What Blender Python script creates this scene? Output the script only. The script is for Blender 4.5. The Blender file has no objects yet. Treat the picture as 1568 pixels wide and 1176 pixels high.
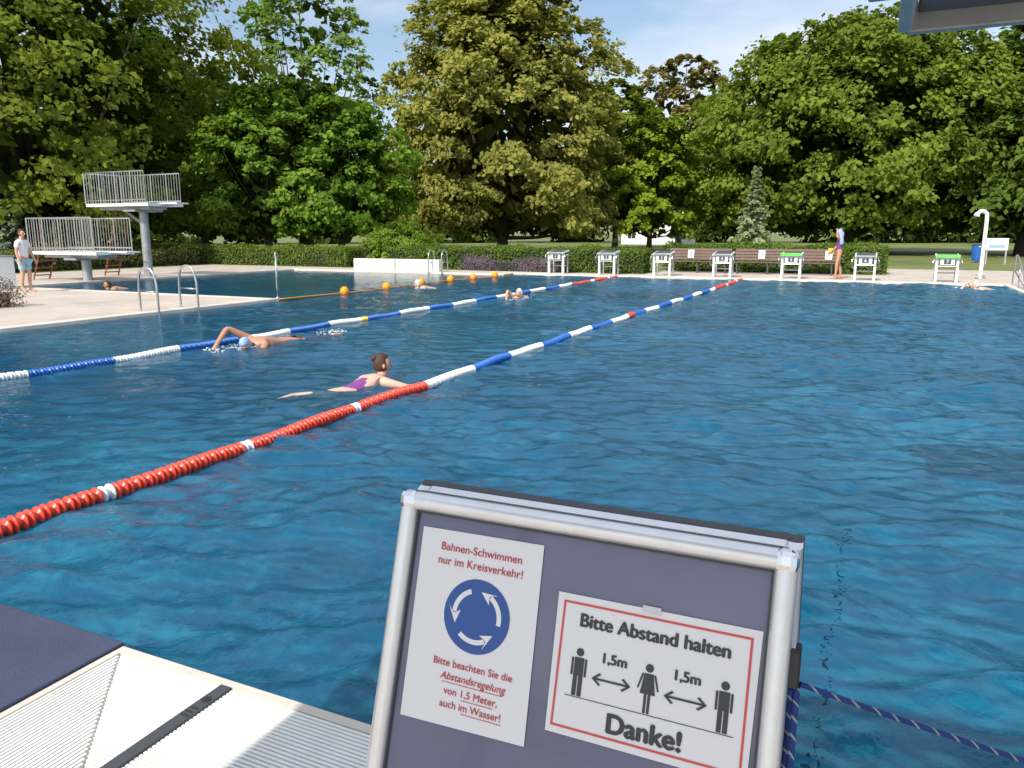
import bpy, math, numpy as np
from mathutils import Vector, Matrix
scene=bpy.context.scene
COL=scene.collection
rad=math.radians
# ------------------------------------------------------------------ materials
def newmat(name):
    m=bpy.data.materials.new(name);m.use_nodes=True
    nt=m.node_tree;nt.nodes.clear()
    return m,nt,nt.nodes,nt.links
def pmat(name,col,rough=.5,metal=0.,noise=0.,nscale=8.,bump=0.,bscale=60.,spec=.5,coat=0.):
    m,nt,N,L=newmat(name)
    o=N.new('ShaderNodeOutputMaterial');b=N.new('ShaderNodeBsdfPrincipled')
    b.inputs['Roughness'].default_value=rough;b.inputs['Metallic'].default_value=metal
    b.inputs['Specular IOR Level'].default_value=spec;b.inputs['Coat Weight'].default_value=coat
    b.inputs['Base Color'].default_value=(*col,1)
    L.new(b.outputs[0],o.inputs[0])
    if noise>0 or bump>0:
        tc=N.new('ShaderNodeTexCoord')
    if noise>0:
        n=N.new('ShaderNodeTexNoise');n.inputs['Scale'].default_value=nscale;n.inputs['Detail'].default_value=6
        n.inputs['Roughness'].default_value=.65
        L.new(tc.outputs['Object'],n.inputs['Vector'])
        r=N.new('ShaderNodeValToRGB');r.color_ramp.elements[0].position=.3;r.color_ramp.elements[1].position=.7
        r.color_ramp.elements[0].color=(*[c*(1-noise) for c in col],1);r.color_ramp.elements[1].color=(*[min(1,c*(1+noise)) for c in col],1)
        L.new(n.outputs[0],r.inputs[0]);L.new(r.outputs[0],b.inputs['Base Color'])
    if bump>0:
        n2=N.new('ShaderNodeTexNoise');n2.inputs['Scale'].default_value=bscale;n2.inputs['Detail'].default_value=3
        L.new(tc.outputs['Object'],n2.inputs['Vector'])
        bp=N.new('ShaderNodeBump');bp.inputs['Strength'].default_value=bump;bp.inputs['Distance'].default_value=.01
        L.new(n2.outputs[0],bp.inputs['Height']);L.new(bp.outputs[0],b.inputs['Normal'])
    return m
def leafmat(name,trans=.34):
    m,nt,N,L=newmat(name)
    o=N.new('ShaderNodeOutputMaterial');a=N.new('ShaderNodeAttribute');a.attribute_name='Col'
    b=N.new('ShaderNodeBsdfDiffuse')
    t=N.new('ShaderNodeBsdfTranslucent');mx=N.new('ShaderNodeMixShader');mx.inputs[0].default_value=trans
    g=N.new('ShaderNodeMixRGB');g.blend_type='MULTIPLY';g.inputs[0].default_value=1;g.inputs[2].default_value=(1.45,1.6,.5,1)
    L.new(a.outputs['Color'],b.inputs[0]);L.new(a.outputs['Color'],g.inputs[1]);L.new(g.outputs[0],t.inputs[0])
    L.new(b.outputs[0],mx.inputs[1]);L.new(t.outputs[0],mx.inputs[2]);L.new(mx.outputs[0],o.inputs[0])
    return m
M={}
M['leaf']=leafmat('foliage')
M['bark']=pmat('bark',(.07,.055,.04),.9,noise=.4,nscale=3)
M['steel']=pmat('stainless_steel',(.62,.63,.65),.22,1.)
M['alu']=pmat('brushed_aluminium',(.80,.81,.84),.34,.7,noise=.05,nscale=30)
M['chrome']=pmat('chrome',(.8,.8,.82),.1,1.)
M['galv']=pmat('galvanised_metal',(.42,.43,.44),.45,.6,noise=.15,nscale=5)
M['white']=pmat('white_paint',(.80,.80,.78),.4,noise=.04,nscale=5)
M['black']=pmat('black_plastic',(.02,.02,.022),.4)
M['darkgrey']=pmat('dark_grey',(.06,.065,.075),.5)
M['bench']=pmat('brown_bench_slats',(.12,.07,.05),.55,noise=.2,nscale=6)
M['red']=pmat('red_plastic',(.78,.07,.035),.35,noise=.12,nscale=3)
M['blue']=pmat('blue_plastic',(.02,.13,.48),.35,noise=.12,nscale=3)
M['wfloat']=pmat('white_plastic',(.78,.79,.79),.35,noise=.06,nscale=3)
M['yellow']=pmat('yellow_plastic',(.8,.55,.04),.4)
M['orange']=pmat('orange_plastic',(.95,.33,.01),.4)
M['green']=pmat('green_banner',(.15,.70,.09),.5)
M['skin']=pmat('skin',(.60,.33,.22),.5,noise=.06,nscale=6)
M['skin_tan']=pmat('skin_tanned',(.50,.25,.15),.45,noise=.06,nscale=6)
M['skin_pale']=pmat('skin_pale',(.66,.42,.31),.5,noise=.05,nscale=6)
M['hair']=pmat('brown_hair',(.06,.025,.012),.6,noise=.4,nscale=60,bump=.6,bscale=120)
M['eye']=pmat('eye',(.03,.02,.02),.2)
M['lips']=pmat('lips',(.4,.12,.1),.5)
M['purple']=pmat('purple_swimsuit',(.22,.05,.24),.6)
M['shirt']=pmat('white_shirt',(.75,.76,.78),.8)
M['shorts']=pmat('light_blue_shorts',(.30,.50,.62),.8)
M['capblue']=pmat('light_blue_cloth',(.30,.42,.70),.7)
M['capwhite']=pmat('white_cap',(.7,.68,.66),.4)
M['foam']=pmat('white_foam',(.8,.85,.88),.6)
M['beige']=pmat('pale_stone',(.64,.58,.50),.8,noise=.12,nscale=1.5,bump=.3)
# ------------------------------------------------------------------ mesh builder
class MB:
    def __init__(s): s.v=[];s.f=[];s.m=[];s.mats=[]
    def mi(s,k):
        if k not in s.mats: s.mats.append(k)
        return s.mats.index(k)
    def add(s,vs,fs,k):
        o=len(s.v);s.v+= [tuple(x) for x in vs];i=s.mi(k)
        for f in fs: s.f.append(tuple(o+j for j in f));s.m.append(i)
    def box(s,c,d,k,rot=None):
        hx,hy,hz=d[0]/2,d[1]/2,d[2]/2
        vs=[Vector((x,y,z)) for x in(-hx,hx) for y in(-hy,hy) for z in(-hz,hz)]
        if rot is not None: vs=[rot@v for v in vs]
        vs=[v+Vector(c) for v in vs]
        s.add(vs,[(0,1,3,2),(4,6,7,5),(0,4,5,1),(2,3,7,6),(0,2,6,4),(1,5,7,3)],k)
    def tube(s,path,r,k,seg=8,cap=True):
        path=[Vector(p) for p in path];n=len(path)
        if not hasattr(r,'__len__'): r=[r]*n
        t0=(path[1]-path[0]).normalized();up=Vector((0,0,1)) if abs(t0.z)<.9 else Vector((1,0,0))
        nx=t0.cross(up).normalized();vs=[]
        for i in range(n):
            t=(path[min(i+1,n-1)]-path[max(i-1,0)]).normalized()
            nx=(nx-t*nx.dot(t)).normalized();ny=t.cross(nx)
            for j in range(seg):
                a=2*math.pi*j/seg;vs.append(path[i]+(nx*math.cos(a)+ny*math.sin(a))*r[i])
        fs=[]
        for i in range(n-1):
            for j in range(seg):
                a=i*seg+j;b=i*seg+(j+1)%seg;fs.append((a,b,b+seg,a+seg))
        if cap: fs.append(tuple(range(seg))[::-1]);fs.append(tuple((n-1)*seg+j for j in range(seg)))
        s.add(vs,fs,k)
    def ball(s,c,r,k,seg=14,rings=9,fn=None):
        if not hasattr(r,'__len__'): r=(r,r,r)
        vs=[];fs=[]
        for i in range(rings+1):
            ph=math.pi*i/rings
            for j in range(seg):
                a=2*math.pi*j/seg
                p=Vector((math.sin(ph)*math.cos(a),math.sin(ph)*math.sin(a),math.cos(ph)))
                if fn: p=fn(p)
                vs.append(Vector(c)+Vector((p.x*r[0],p.y*r[1],p.z*r[2])))
        for i in range(rings):
            for j in range(seg):
                a=i*seg+j;b=i*seg+(j+1)%seg;fs.append((a,a+seg,b+seg,b))
        s.add(vs,fs,k)
    def mesh(s,name,smooth=False):
        me=bpy.data.meshes.new(name);me.from_pydata(s.v,[],s.f)
        for k in s.mats: me.materials.append(M[k] if isinstance(k,str) else k)
        me.polygons.foreach_set('material_index',s.m)
        if smooth: me.polygons.foreach_set('use_smooth',[True]*len(s.f))
        me.update();return me
    def obj(s,name,parent=None,loc=(0,0,0),rz=0,smooth=False,bevel=0):
        ob=bpy.data.objects.new(name,s.mesh(name,smooth));COL.objects.link(ob)
        ob.location=loc;ob.rotation_euler=(0,0,rz)
        if parent: ob.parent=parent
        if bevel:
            b=ob.modifiers.new('bevel','BEVEL');b.width=bevel;b.segments=2;b.limit_method='ANGLE'
        return ob
def empty(name,loc=(0,0,0),rz=0):
    e=bpy.data.objects.new(name,None);e.empty_display_size=.2;COL.objects.link(e);e.location=loc;e.rotation_euler=(0,0,rz);return e
def bez(pts,n=8):
    P=[Vector(p) for p in pts];P=[P[0]]+P+[P[-1]];out=[]
    for i in range(1,len(P)-2):
        for k in range(n):
            t=k/n
            out.append(.5*((2*P[i])+(-P[i-1]+P[i+1])*t+(2*P[i-1]-5*P[i]+4*P[i+1]-P[i+2])*t*t+(-P[i-1]+3*P[i]-3*P[i+1]+P[i+2])*t**3))
    out.append(P[-2]);return out
# ------------------------------------------------------------------ foliage
def quads(name,V,C,mat,parent=None):
    n=len(V);me=bpy.data.meshes.new(name)
    me.vertices.add(4*n);me.vertices.foreach_set('co',V.reshape(-1).astype(np.float32))
    me.loops.add(4*n);me.loops.foreach_set('vertex_index',np.arange(4*n,dtype=np.int32))
    me.polygons.add(n);me.polygons.foreach_set('loop_start',np.arange(0,4*n,4,dtype=np.int32))
    me.update(calc_edges=True)
    at=me.attributes.new('Col','FLOAT_COLOR','POINT')
    c=np.ones((n,4,4),dtype=np.float32);c[:,:,:3]=C[:,None,:];at.data.foreach_set('color',c.reshape(-1))
    me.materials.append(mat)
    ob=bpy.data.objects.new(name,me);COL.objects.link(ob)
    if parent: ob.parent=parent
    return ob
def leaves(rng,P,Nrm,size,aspect=.7):
    n=len(P);Nrm=Nrm/np.linalg.norm(Nrm,axis=1,keepdims=True)
    r=rng.normal(size=(n,3));T=np.cross(Nrm,r);T/=np.linalg.norm(T,axis=1,keepdims=True);B=np.cross(Nrm,T)
    s=(size*(.6+.8*rng.random(n)))[:,None]
    return np.stack([P-T*s*.5,P+B*s*aspect*.5-T*s*.05,P+T*s*.5,P-B*s*aspect*.5-T*s*.05],axis=1)
PROF={'dome':lambda h:np.sqrt(np.clip(1-(np.abs(h-.38)/.64)**2.2,0.02,1)),
 'linden':lambda h:np.where(h<.3,.93+.07*np.sin(h/.3*1.57),np.clip(1-((h-.3)/.74)**2.0,.02,1)**.62),
 'oval':lambda h:np.sqrt(np.clip(1-((h-.5)/.52)**2,0.02,1)),
 'cone':lambda h:np.clip(1-h,.03,1)**.8*(.65+.35*np.clip(h/.15,0,1))}
def tree(name,loc,R,top,base,seed,cA,cB,prof='dome',leaf=.34,nb=60,ncl=16,nl=60,trunk=.35,bough=.24,fill=1.):
    rng=np.random.default_rng(seed);root=empty(name,loc)
    Hc=top-base;ph=rng.random(6)*6.28
    def env(h,th):
        return R*PROF[prof](h)*(1+.11*np.sin(3*th+ph[0]+4*h)+.08*np.sin(5*th+ph[1]-7*h)+.06*np.sin(9*th+ph[2]+13*h))
    i=np.arange(nb);h=(i+.5)/nb;h=h**.95
    th=i*2.399963+rng.normal(size=nb)*.25
    e=env(h,th);br=bough*R*(.7+.6*rng.random(nb))*np.clip(PROF[prof](h)+.25,.45,1)
    rr=np.maximum(e-br*.75,0)*(1-.25*rng.random(nb)**2)
    BC=np.stack([rr*np.cos(th),rr*np.sin(th),base+br*.3+h*(Hc-br*1.1)],1)
    m=nb*ncl;bi=np.repeat(np.arange(nb),ncl)
    d=rng.normal(size=(m,3));d/=np.linalg.norm(d,axis=1,keepdims=True);d[:,2]=np.abs(d[:,2])*1.1-.35
    CC=BC[bi]+d*br[bi][:,None]*(.6+.65*rng.random((m,1)))*np.array([1,1,.75])
    cs=br[bi]*(.22+.16*rng.random(m))
    k=m*nl;ci=np.repeat(np.arange(m),nl)
    g=rng.normal(size=(k,3))*np.array([.58,.58,.30]);
    P=CC[ci]+g*cs[ci][:,None]
    P[:,2]-=.35*cs[ci]*(g[:,0]**2+g[:,1]**2)
    out=P-np.array([0,0,base+Hc*.3]);out/=np.linalg.norm(out,axis=1,keepdims=True)
    Nn=out*.7+np.array([0,0,.45])+rng.normal(size=(k,3))*.48
    V=leaves(rng,P,Nn,leaf)
    cl=rng.random(m);lf=rng.random(k);bb=rng.random(nb)
    t=np.clip(.4*cl[ci]+.35*lf+.25*bb[bi][ci],0,1)[:,None]
    C=np.array(cA)*(1-t)+np.array(cB)*t
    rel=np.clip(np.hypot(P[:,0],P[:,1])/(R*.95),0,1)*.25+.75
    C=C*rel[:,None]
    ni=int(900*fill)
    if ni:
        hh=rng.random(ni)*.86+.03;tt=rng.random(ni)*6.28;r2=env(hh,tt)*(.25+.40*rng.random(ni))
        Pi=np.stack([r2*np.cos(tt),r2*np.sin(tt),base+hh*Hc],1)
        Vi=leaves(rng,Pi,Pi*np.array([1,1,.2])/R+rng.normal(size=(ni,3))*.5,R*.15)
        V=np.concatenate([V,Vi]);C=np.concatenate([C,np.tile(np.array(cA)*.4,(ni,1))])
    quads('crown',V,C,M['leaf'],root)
    w=MB()
    lean=rng.normal(size=2)*.3
    tp=[(0,0,-.3),(0,0,.3),(lean[0]*.3,lean[1]*.3,base+.5),(lean[0],lean[1],base+Hc*.4),(lean[0]*.5,lean[1]*.5,base+Hc*.85)]
    w.tube(bez(tp,5),list(np.linspace(1.25,.14,21)*trunk),'bark',10)
    for j in rng.choice(nb,min(nb,26),replace=False):
        z0=base+rng.random()*.45*Hc*.6-.6;z0=min(z0,BC[j][2]-.4);f=max(0,min(1,(z0-base)/(Hc*.8)))
        s=Vector((lean[0]*.7*f,lean[1]*.7*f,max(z0,min(1.2,base+.2))));q=Vector(BC[j]);mid=s.lerp(q,.5)+Vector((0,0,-.1*(q-s).length+.2*min(1,R/4)))
        w.tube(bez([s,mid,q],4),list(np.linspace(.36,.05,9)*trunk),'bark',6)
    w.obj('trunk_and_limbs',root,smooth=True)
    return root
def hedge(name,x0,x1,y0,y1,z1,seed,cA,cB,size=.085,dens=420,z0=0.,wob=.06,spread=.05):
    rng=np.random.default_rng(seed);root=empty(name,((x0+x1)/2,(y0+y1)/2,0))
    lx,ly=x1-x0,y1-y0
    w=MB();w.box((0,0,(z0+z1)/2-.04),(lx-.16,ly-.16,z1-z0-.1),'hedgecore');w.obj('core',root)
    A=[lx*ly,lx*(z1-z0),ly*(z1-z0),ly*(z1-z0),lx*(z1-z0)*.4]
    Ps=[];Ns=[]
    for a,(kind) in zip(A,['top','front','left','right','back']):
        n=int(a*dens);u=rng.random(n)-.5;v=rng.random(n)
        if kind=='top': P=np.stack([u*lx,(v-.5)*ly,np.full(n,z1)],1);N_=np.tile([0,0,1.],(n,1))
        elif kind=='front': P=np.stack([u*lx,np.full(n,-ly/2),z0+v*(z1-z0)],1);N_=np.tile([0,-1.,.3],(n,1))
        elif kind=='back': P=np.stack([u*lx,np.full(n,ly/2),z0+v*(z1-z0)],1);N_=np.tile([0,1.,.3],(n,1))
        elif kind=='left': P=np.stack([np.full(n,-lx/2),u*ly,z0+v*(z1-z0)],1);N_=np.tile([-1.,0,.3],(n,1))
        else: P=np.stack([np.full(n,lx/2),u*ly,z0+v*(z1-z0)],1);N_=np.tile([1.,0,.3],(n,1))
        Ps.append(P);Ns.append(N_)
    P=np.concatenate(Ps);N_=np.concatenate(Ns);n=len(P)
    wv=wob*(np.sin(P[:,0]*1.7+seed)+np.sin(P[:,0]*4.1)*.6+np.sin(P[:,1]*5+P[:,0]*2.3)*.5)
    P+=N_*wv[:,None]+rng.normal(size=(n,3))*spread
    nz=np.sin(P[:,0]*3.1)*np.sin(P[:,2]*7+P[:,0])*.5+.5
    t=np.clip(.6*rng.random(n)+.4*nz,0,1)[:,None]
    C=np.array(cA)*(1-t)+np.array(cB)*t
    quads('leaves',leaves(rng,P,N_+rng.normal(size=(n,3))*.55,size),C,M['leaf'],root);return root
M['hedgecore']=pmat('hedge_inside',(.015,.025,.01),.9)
# ------------------------------------------------------------------ ground, pool
PX0,PX1,PY0,PY1=-12.9,3.6,1.78,27.8
DX0,DY0,DY1=-23.1,14.45,26.9
def cells(name,xs,ys,skip,z,mat):
    w=MB()
    for i in range(len(xs)-1):
        for j in range(len(ys)-1):
            if skip((xs[i]+xs[i+1])/2,(ys[j]+ys[j+1])/2): continue
            w.add([(xs[i],ys[j],z),(xs[i+1],ys[j],z),(xs[i+1],ys[j+1],z),(xs[i],ys[j+1],z)],[(0,1,2,3)],mat)
    return w.obj(name)
def inpool(x,y): return (PX0<x<PX1 and PY0<y<PY1) or (DX0<x<=PX0 and DY0<y<DY1)
m,nt,N,L=newmat('lawn_grass');o=N.new('ShaderNodeOutputMaterial');b=N.new('ShaderNodeBsdfPrincipled');b.inputs['Roughness'].default_value=.9
tc=N.new('ShaderNodeTexCoord');n1=N.new('ShaderNodeTexNoise');n1.inputs['Scale'].default_value=.12;n1.inputs['Detail'].default_value=8
n1.inputs['Roughness'].default_value=.7
r=N.new('ShaderNodeValToRGB');r.color_ramp.elements[0].position=.35;r.color_ramp.elements[0].color=(.07,.12,.025,1);r.color_ramp.elements[1].position=.68;r.color_ramp.elements[1].color=(.24,.24,.075,1)
L.new(tc.outputs['Object'],n1.inputs[0]);L.new(n1.outputs[0],r.inputs[0]);L.new(r.outputs[0],b.inputs[0]);L.new(b.outputs[0],o.inputs[0]);M['grass']=m
cells('ground',[-2500,DX0,PX0,PX1,2500],[-2500,PY0,DY0,DY1,PY1,2500],inpool,0,'grass')
m,nt,N,L=newmat('pale_paving');o=N.new('ShaderNodeOutputMaterial');b=N.new('ShaderNodeBsdfPrincipled');b.inputs['Roughness'].default_value=.8
tc=N.new('ShaderNodeTexCoord');br=N.new('ShaderNodeTexBrick');br.offset=0
br.inputs['Scale'].default_value=2.;br.inputs['Mortar Size'].default_value=.012;br.inputs['Brick Width'].default_value=1;br.inputs['Row Height'].default_value=1
br.inputs['Color1'].default_value=(.58,.50,.43,1);br.inputs['Color2'].default_value=(.54,.465,.40,1);br.inputs['Mortar'].default_value=(.36,.31,.27,1)
n1=N.new('ShaderNodeTexNoise');n1.inputs['Scale'].default_value=.8;n1.inputs['Detail'].default_value=8;n1.inputs['Roughness'].default_value=.7
mr=N.new('ShaderNodeMapRange');mr.inputs[1].default_value=.3;mr.inputs[2].default_value=.7;mr.inputs[3].default_value=.78;mr.inputs[4].default_value=1.12
mx=N.new('ShaderNodeMixRGB');mx.blend_type='MULTIPLY';mx.inputs[0].default_value=1
L.new(tc.outputs['Object'],br.inputs[0]);L.new(tc.outputs['Object'],n1.inputs[0]);L.new(n1.outputs[0],mr.inputs[0]);L.new(br.outputs[0],mx.inputs[1]);L.new(mr.outputs[0],mx.inputs[2])
L.new(mx.outputs[0],b.inputs[0]);L.new(b.outputs[0],o.inputs[0]);M['paving']=m
c_=.3
def indeck(x,y):
    if DX0-c_<x<PX1+c_ and PY0-0<y<PY1+c_:
        if (PX0-c_<x<PX1+c_ and y<PY1+c_) or (y>DY0-c_ and y<DY1+c_): return True
    return False
cells('pool_deck',[-30,-23.4,-13.2,3.9,14],[-12,PY0,DY0-c_,DY1+c_,PY1+c_,29.0],indeck,.008,'paving')
cells('pool_deck',[-8.0,0.,3.9,14],[29.0,32.2,38.],lambda x,y:(x<0 and y>32.2),.008,'paving')
w=MB()
def cop(x0,x1,y0,y1): w.box(((x0+x1)/2,(y0+y1)/2,-.04),(x1-x0,y1-y0,.11),'beige')
cop(PX0-c_,PX0,PY0-.3,DY0-c_);cop(PX1,PX1+c_,PY0,PY1);cop(PX0-c_,PX1+c_,PY1,PY1+c_);cop(DX0-c_,PX0,DY0-c_,DY0)
cop(DX0-c_,DX0,DY0,DY1);cop(DX0-c_,PX0-c_,DY1,DY1+c_);cop(PX0-c_,PX0,DY1,PY1)
w.obj('pool_coping',bevel=.012)
m,nt,N,L=newmat('blue_pool_tiles');o=N.new('ShaderNodeOutputMaterial');b=N.new('ShaderNodeBsdfDiffuse')
tc=N.new('ShaderNodeTexCoord');n1=N.new('ShaderNodeTexNoise');n1.inputs['Scale'].default_value=.5;n1.inputs['Detail'].default_value=5
r=N.new('ShaderNodeValToRGB');r.color_ramp.elements[0].color=(.05,.40,.55,1);r.color_ramp.elements[1].color=(.16,.66,.76,1)
L.new(tc.outputs['Object'],n1.inputs[0]);L.new(n1.outputs[0],r.inputs[0]);L.new(r.outputs[0],b.inputs[0]);L.new(b.outputs[0],o.inputs[0]);M['tiles']=m
w=MB();zb=-1.9
def wall(x0,y0,x1,y1): w.add([(x0,y0,zb),(x1,y1,zb),(x1,y1,-.09),(x0,y0,-.09)],[(0,1,2,3)],'tiles')
w.add([(PX0,PY0,zb),(PX1,PY0,zb),(PX1,PY1,zb),(PX0,PY1,zb)],[(0,1,2,3)],'tiles')
w.add([(DX0,DY0,zb),(PX0,DY0,zb),(PX0,DY1,zb),(DX0,DY1,zb)],[(0,1,2,3)],'tiles')
wall(PX0,PY0,PX1,PY0);wall(PX1,PY0,PX1,PY1);wall(PX0,PY1,PX1,PY1);wall(PX0,PY0,PX0,DY0);wall(DX0,DY0,PX0,DY0);wall(DX0,DY0,DX0,DY1);wall(DX0,DY1,PX0,DY1);wall(PX0,DY1,PX0,PY1)
w.obj('pool_basin')
# water
m,nt,N,L=newmat('pool_water');o=N.new('ShaderNodeOutputMaterial')
tc=N.new('ShaderNodeTexCoord');OB=tc.outputs['Object']
def noise(sc,det,rough=.5,dist=0.,vec=None):
    n=N.new('ShaderNodeTexNoise');n.inputs['Scale'].default_value=sc;n.inputs['Detail'].default_value=det;n.inputs['Roughness'].default_value=rough;n.inputs['Distortion'].default_value=dist
    L.new(vec or OB,n.inputs[0]);return n.outputs[0]
big=noise(.22,3);med=noise(3.2,5,.65,1.0)
def math_(op,a,b_=None,c=None):
    n=N.new('ShaderNodeMath');n.operation=op
    for i,x in enumerate((a,b_,c)):
        if x is None: continue
        if isinstance(x,(int,float)): n.inputs[i].default_value=x
        else: L.new(x,n.inputs[i])
    return n.outputs[0]
mixv=math_('ADD',math_('MULTIPLY',big,.5),math_('MULTIPLY',med,.5))  # colour noise imitates caustic light patches in the water body
r=N.new('ShaderNodeValToRGB');e=r.color_ramp.elements;e[0].position=.36;e[0].color=(.005,.060,.140,1);e[1].position=.68;e[1].color=(.030,.27,.43,1)
e2=r.color_ramp.elements.new(.53);e2.color=(.010,.120,.245,1)
L.new(mixv,r.inputs[0])
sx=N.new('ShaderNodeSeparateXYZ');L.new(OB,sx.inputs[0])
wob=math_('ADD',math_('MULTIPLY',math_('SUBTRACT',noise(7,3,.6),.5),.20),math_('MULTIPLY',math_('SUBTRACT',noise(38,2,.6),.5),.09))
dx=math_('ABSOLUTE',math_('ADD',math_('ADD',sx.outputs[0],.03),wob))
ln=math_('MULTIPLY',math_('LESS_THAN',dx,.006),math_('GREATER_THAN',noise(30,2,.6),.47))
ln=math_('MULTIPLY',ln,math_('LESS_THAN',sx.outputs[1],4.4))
bp=N.new('ShaderNodeBump');bp.inputs['Strength'].default_value=1.;bp.inputs['Distance'].default_value=.011
hh=math_('ADD',noise(15,3,.6,.5),math_('MULTIPLY',noise(44,3,.5),.2))
L.new(hh,bp.inputs['Height'])
df=N.new('ShaderNodeBsdfDiffuse');L.new(r.outputs[0],df.inputs[0])
tr=N.new('ShaderNodeBsdfTransparent');tr.inputs[0].default_value=(.55,.88,.92,1)
m1=N.new('ShaderNodeMixShader');m1.inputs[0].default_value=.42;L.new(df.outputs[0],m1.inputs[1]);L.new(tr.outputs[0],m1.inputs[2])
gl=N.new('ShaderNodeBsdfGlossy');gl.inputs['Roughness'].default_value=.025;L.new(bp.outputs[0],gl.inputs['Normal'])
fr=N.new('ShaderNodeFresnel');fr.inputs[0].default_value=1.42;L.new(bp.outputs[0],fr.inputs['Normal'])
m2=N.new('ShaderNodeMixShader');L.new(fr.outputs[0],m2.inputs[0]);L.new(m1.outputs[0],m2.inputs[1]);L.new(gl.outputs[0],m2.inputs[2])
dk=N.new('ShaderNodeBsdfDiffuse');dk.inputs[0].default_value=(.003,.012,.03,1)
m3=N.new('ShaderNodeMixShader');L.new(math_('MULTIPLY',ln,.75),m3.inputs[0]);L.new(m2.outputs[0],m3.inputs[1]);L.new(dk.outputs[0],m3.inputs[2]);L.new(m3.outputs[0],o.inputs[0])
M['water']=m
def water(name,x0,x1,y0,y1,step,slope,seed,z=-.05,lmin=.12,lmax=.50):
    nx=int((x1-x0)/step)+1;ny=int((y1-y0)/step)+1
    xs=np.linspace(x0,x1,nx,dtype=np.float32);ys=np.linspace(y0,y1,ny,dtype=np.float32);X,Y=np.meshgrid(xs,ys)
    rng=np.random.default_rng(seed);Z=np.zeros_like(X);n=60
    for i in range(n):
        lam=lmin*(lmax/lmin)**(rng.random());k=2*math.pi/lam;a=rad(113)+rng.normal()*.42
        A=slope*1.414/math.sqrt(n)/k
        Z+=np.float32(A)*np.sin(np.float32(k*math.cos(a))*X+np.float32(k*math.sin(a))*Y+np.float32(rng.random()*6.28))
    for i in range(8):
        lam=.9+1.2*rng.random();k=2*math.pi/lam;a=rad(100)+rng.normal()*.8
        Z+=slope*.16/k*np.sin(k*math.cos(a)*X+k*math.sin(a)*Y+rng.random()*6.28)
    mod=.78+.3*np.sin(X*.45+1+.3*Y)*np.sin(Y*.5+X*.2)+.2*np.sin(X*1.3-Y*.7)*np.sin(Y*1.1+.5*X)+.055*(X+4)
    Z*=np.clip(mod,.3,1.5)
    co=np.stack([X,Y,Z+z],-1).reshape(-1,3).astype(np.float32)
    idx=np.arange(nx*ny).reshape(ny,nx);F_=np.stack([idx[:-1,:-1],idx[:-1,1:],idx[1:,1:],idx[1:,:-1]],-1).reshape(-1).astype(np.int32)
    me=bpy.data.meshes.new(name);me.vertices.add(len(co));me.vertices.foreach_set('co',co.reshape(-1));me.loops.add(len(F_));me.loops.foreach_set('vertex_index',F_)
    me.polygons.add(len(F_)//4);me.polygons.foreach_set('loop_start',np.arange(0,len(F_),4,dtype=np.int32));me.update(calc_edges=True)
    me.polygons.foreach_set('use_smooth',np.ones(len(F_)//4,dtype=bool));me.materials.append(M['water'])
    ob=bpy.data.objects.new(name,me);COL.objects.link(ob)
water('pool_water',PX0+.002,PX1-.002,PY0+.002,PY1-.002,.028,.21,3)
water('diving_pool_water',DX0+.002,PX0,DY0+.002,DY1-.002,.05,.10,5)
# ------------------------------------------------------------------ near deck: grate, strip, mat
M['grate']=pmat('white_grate_plastic',(.80,.80,.76),.5,noise=.08,nscale=4)
M['tray']=pmat('dark_channel',(.28,.28,.28),.8)
w=MB()
gx0,gx1,gy0,gy1=-2.40,3.6,1.16,1.74
w.box(((gx0+gx1)/2,(gy0+gy1)/2,.011),(gx1-gx0,gy1-gy0,.004),'tray')
n=37;mit=lambda y:gx0+(gy1-y)*.93
for i in range(n):
    y=gy0+.01+i*(gy1-gy0-.02)/(n-1);x0=mit(y)+.006
    for a,b_ in ((x0,-1.905),(-1.855,-.95),(-.94,0.),(.01,.95),(.96,1.9),(1.91,3.59)):
        if b_>a: w.box(((a+b_)/2,y,.024),(b_-a,.0105,.022),'grate')
i=0;x=gx0+.008
while x<mit(gy0)-.01:
    y1=gy1-(x-gx0)/.93-.008
    w.box((x,(gy0+y1)/2,.024),(.0105,y1-gy0,.022),'grate');x+=.0160
w.box(((gx0-.0+gx1)/2,gy1+.018,.012),(gx1-gx0+.06,.036,.05),'beige')
w.box((gx0-.016,(gy0+gy1)/2,.012),(.03,gy1-gy0-.0,.05),'beige')
w.box((-1.88,(gy0+gy1)/2,.028),(.046,gy1-gy0-.004,.03),'darkgrey')
for j in range(3): w.box((-1.88,1.56+.02*j,.0445),(.03,.006,.003),'black')
w.tube([(-1.88,1.65,.0432),(-1.88,1.65,.0455)],.016,'black',16)
w.obj('overflow_grate',bevel=.0012)
w=MB();w.box((-4.5,.7,.026),(4.12,2.18,.04),'bluemat');M['bluemat']=pmat('dark_blue_mat',(.068,.078,.13),.75,noise=.16,nscale=2,bump=.3,bscale=90,spec=.15);w.obj('blue_rubber_mat',bevel=.008)
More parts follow.
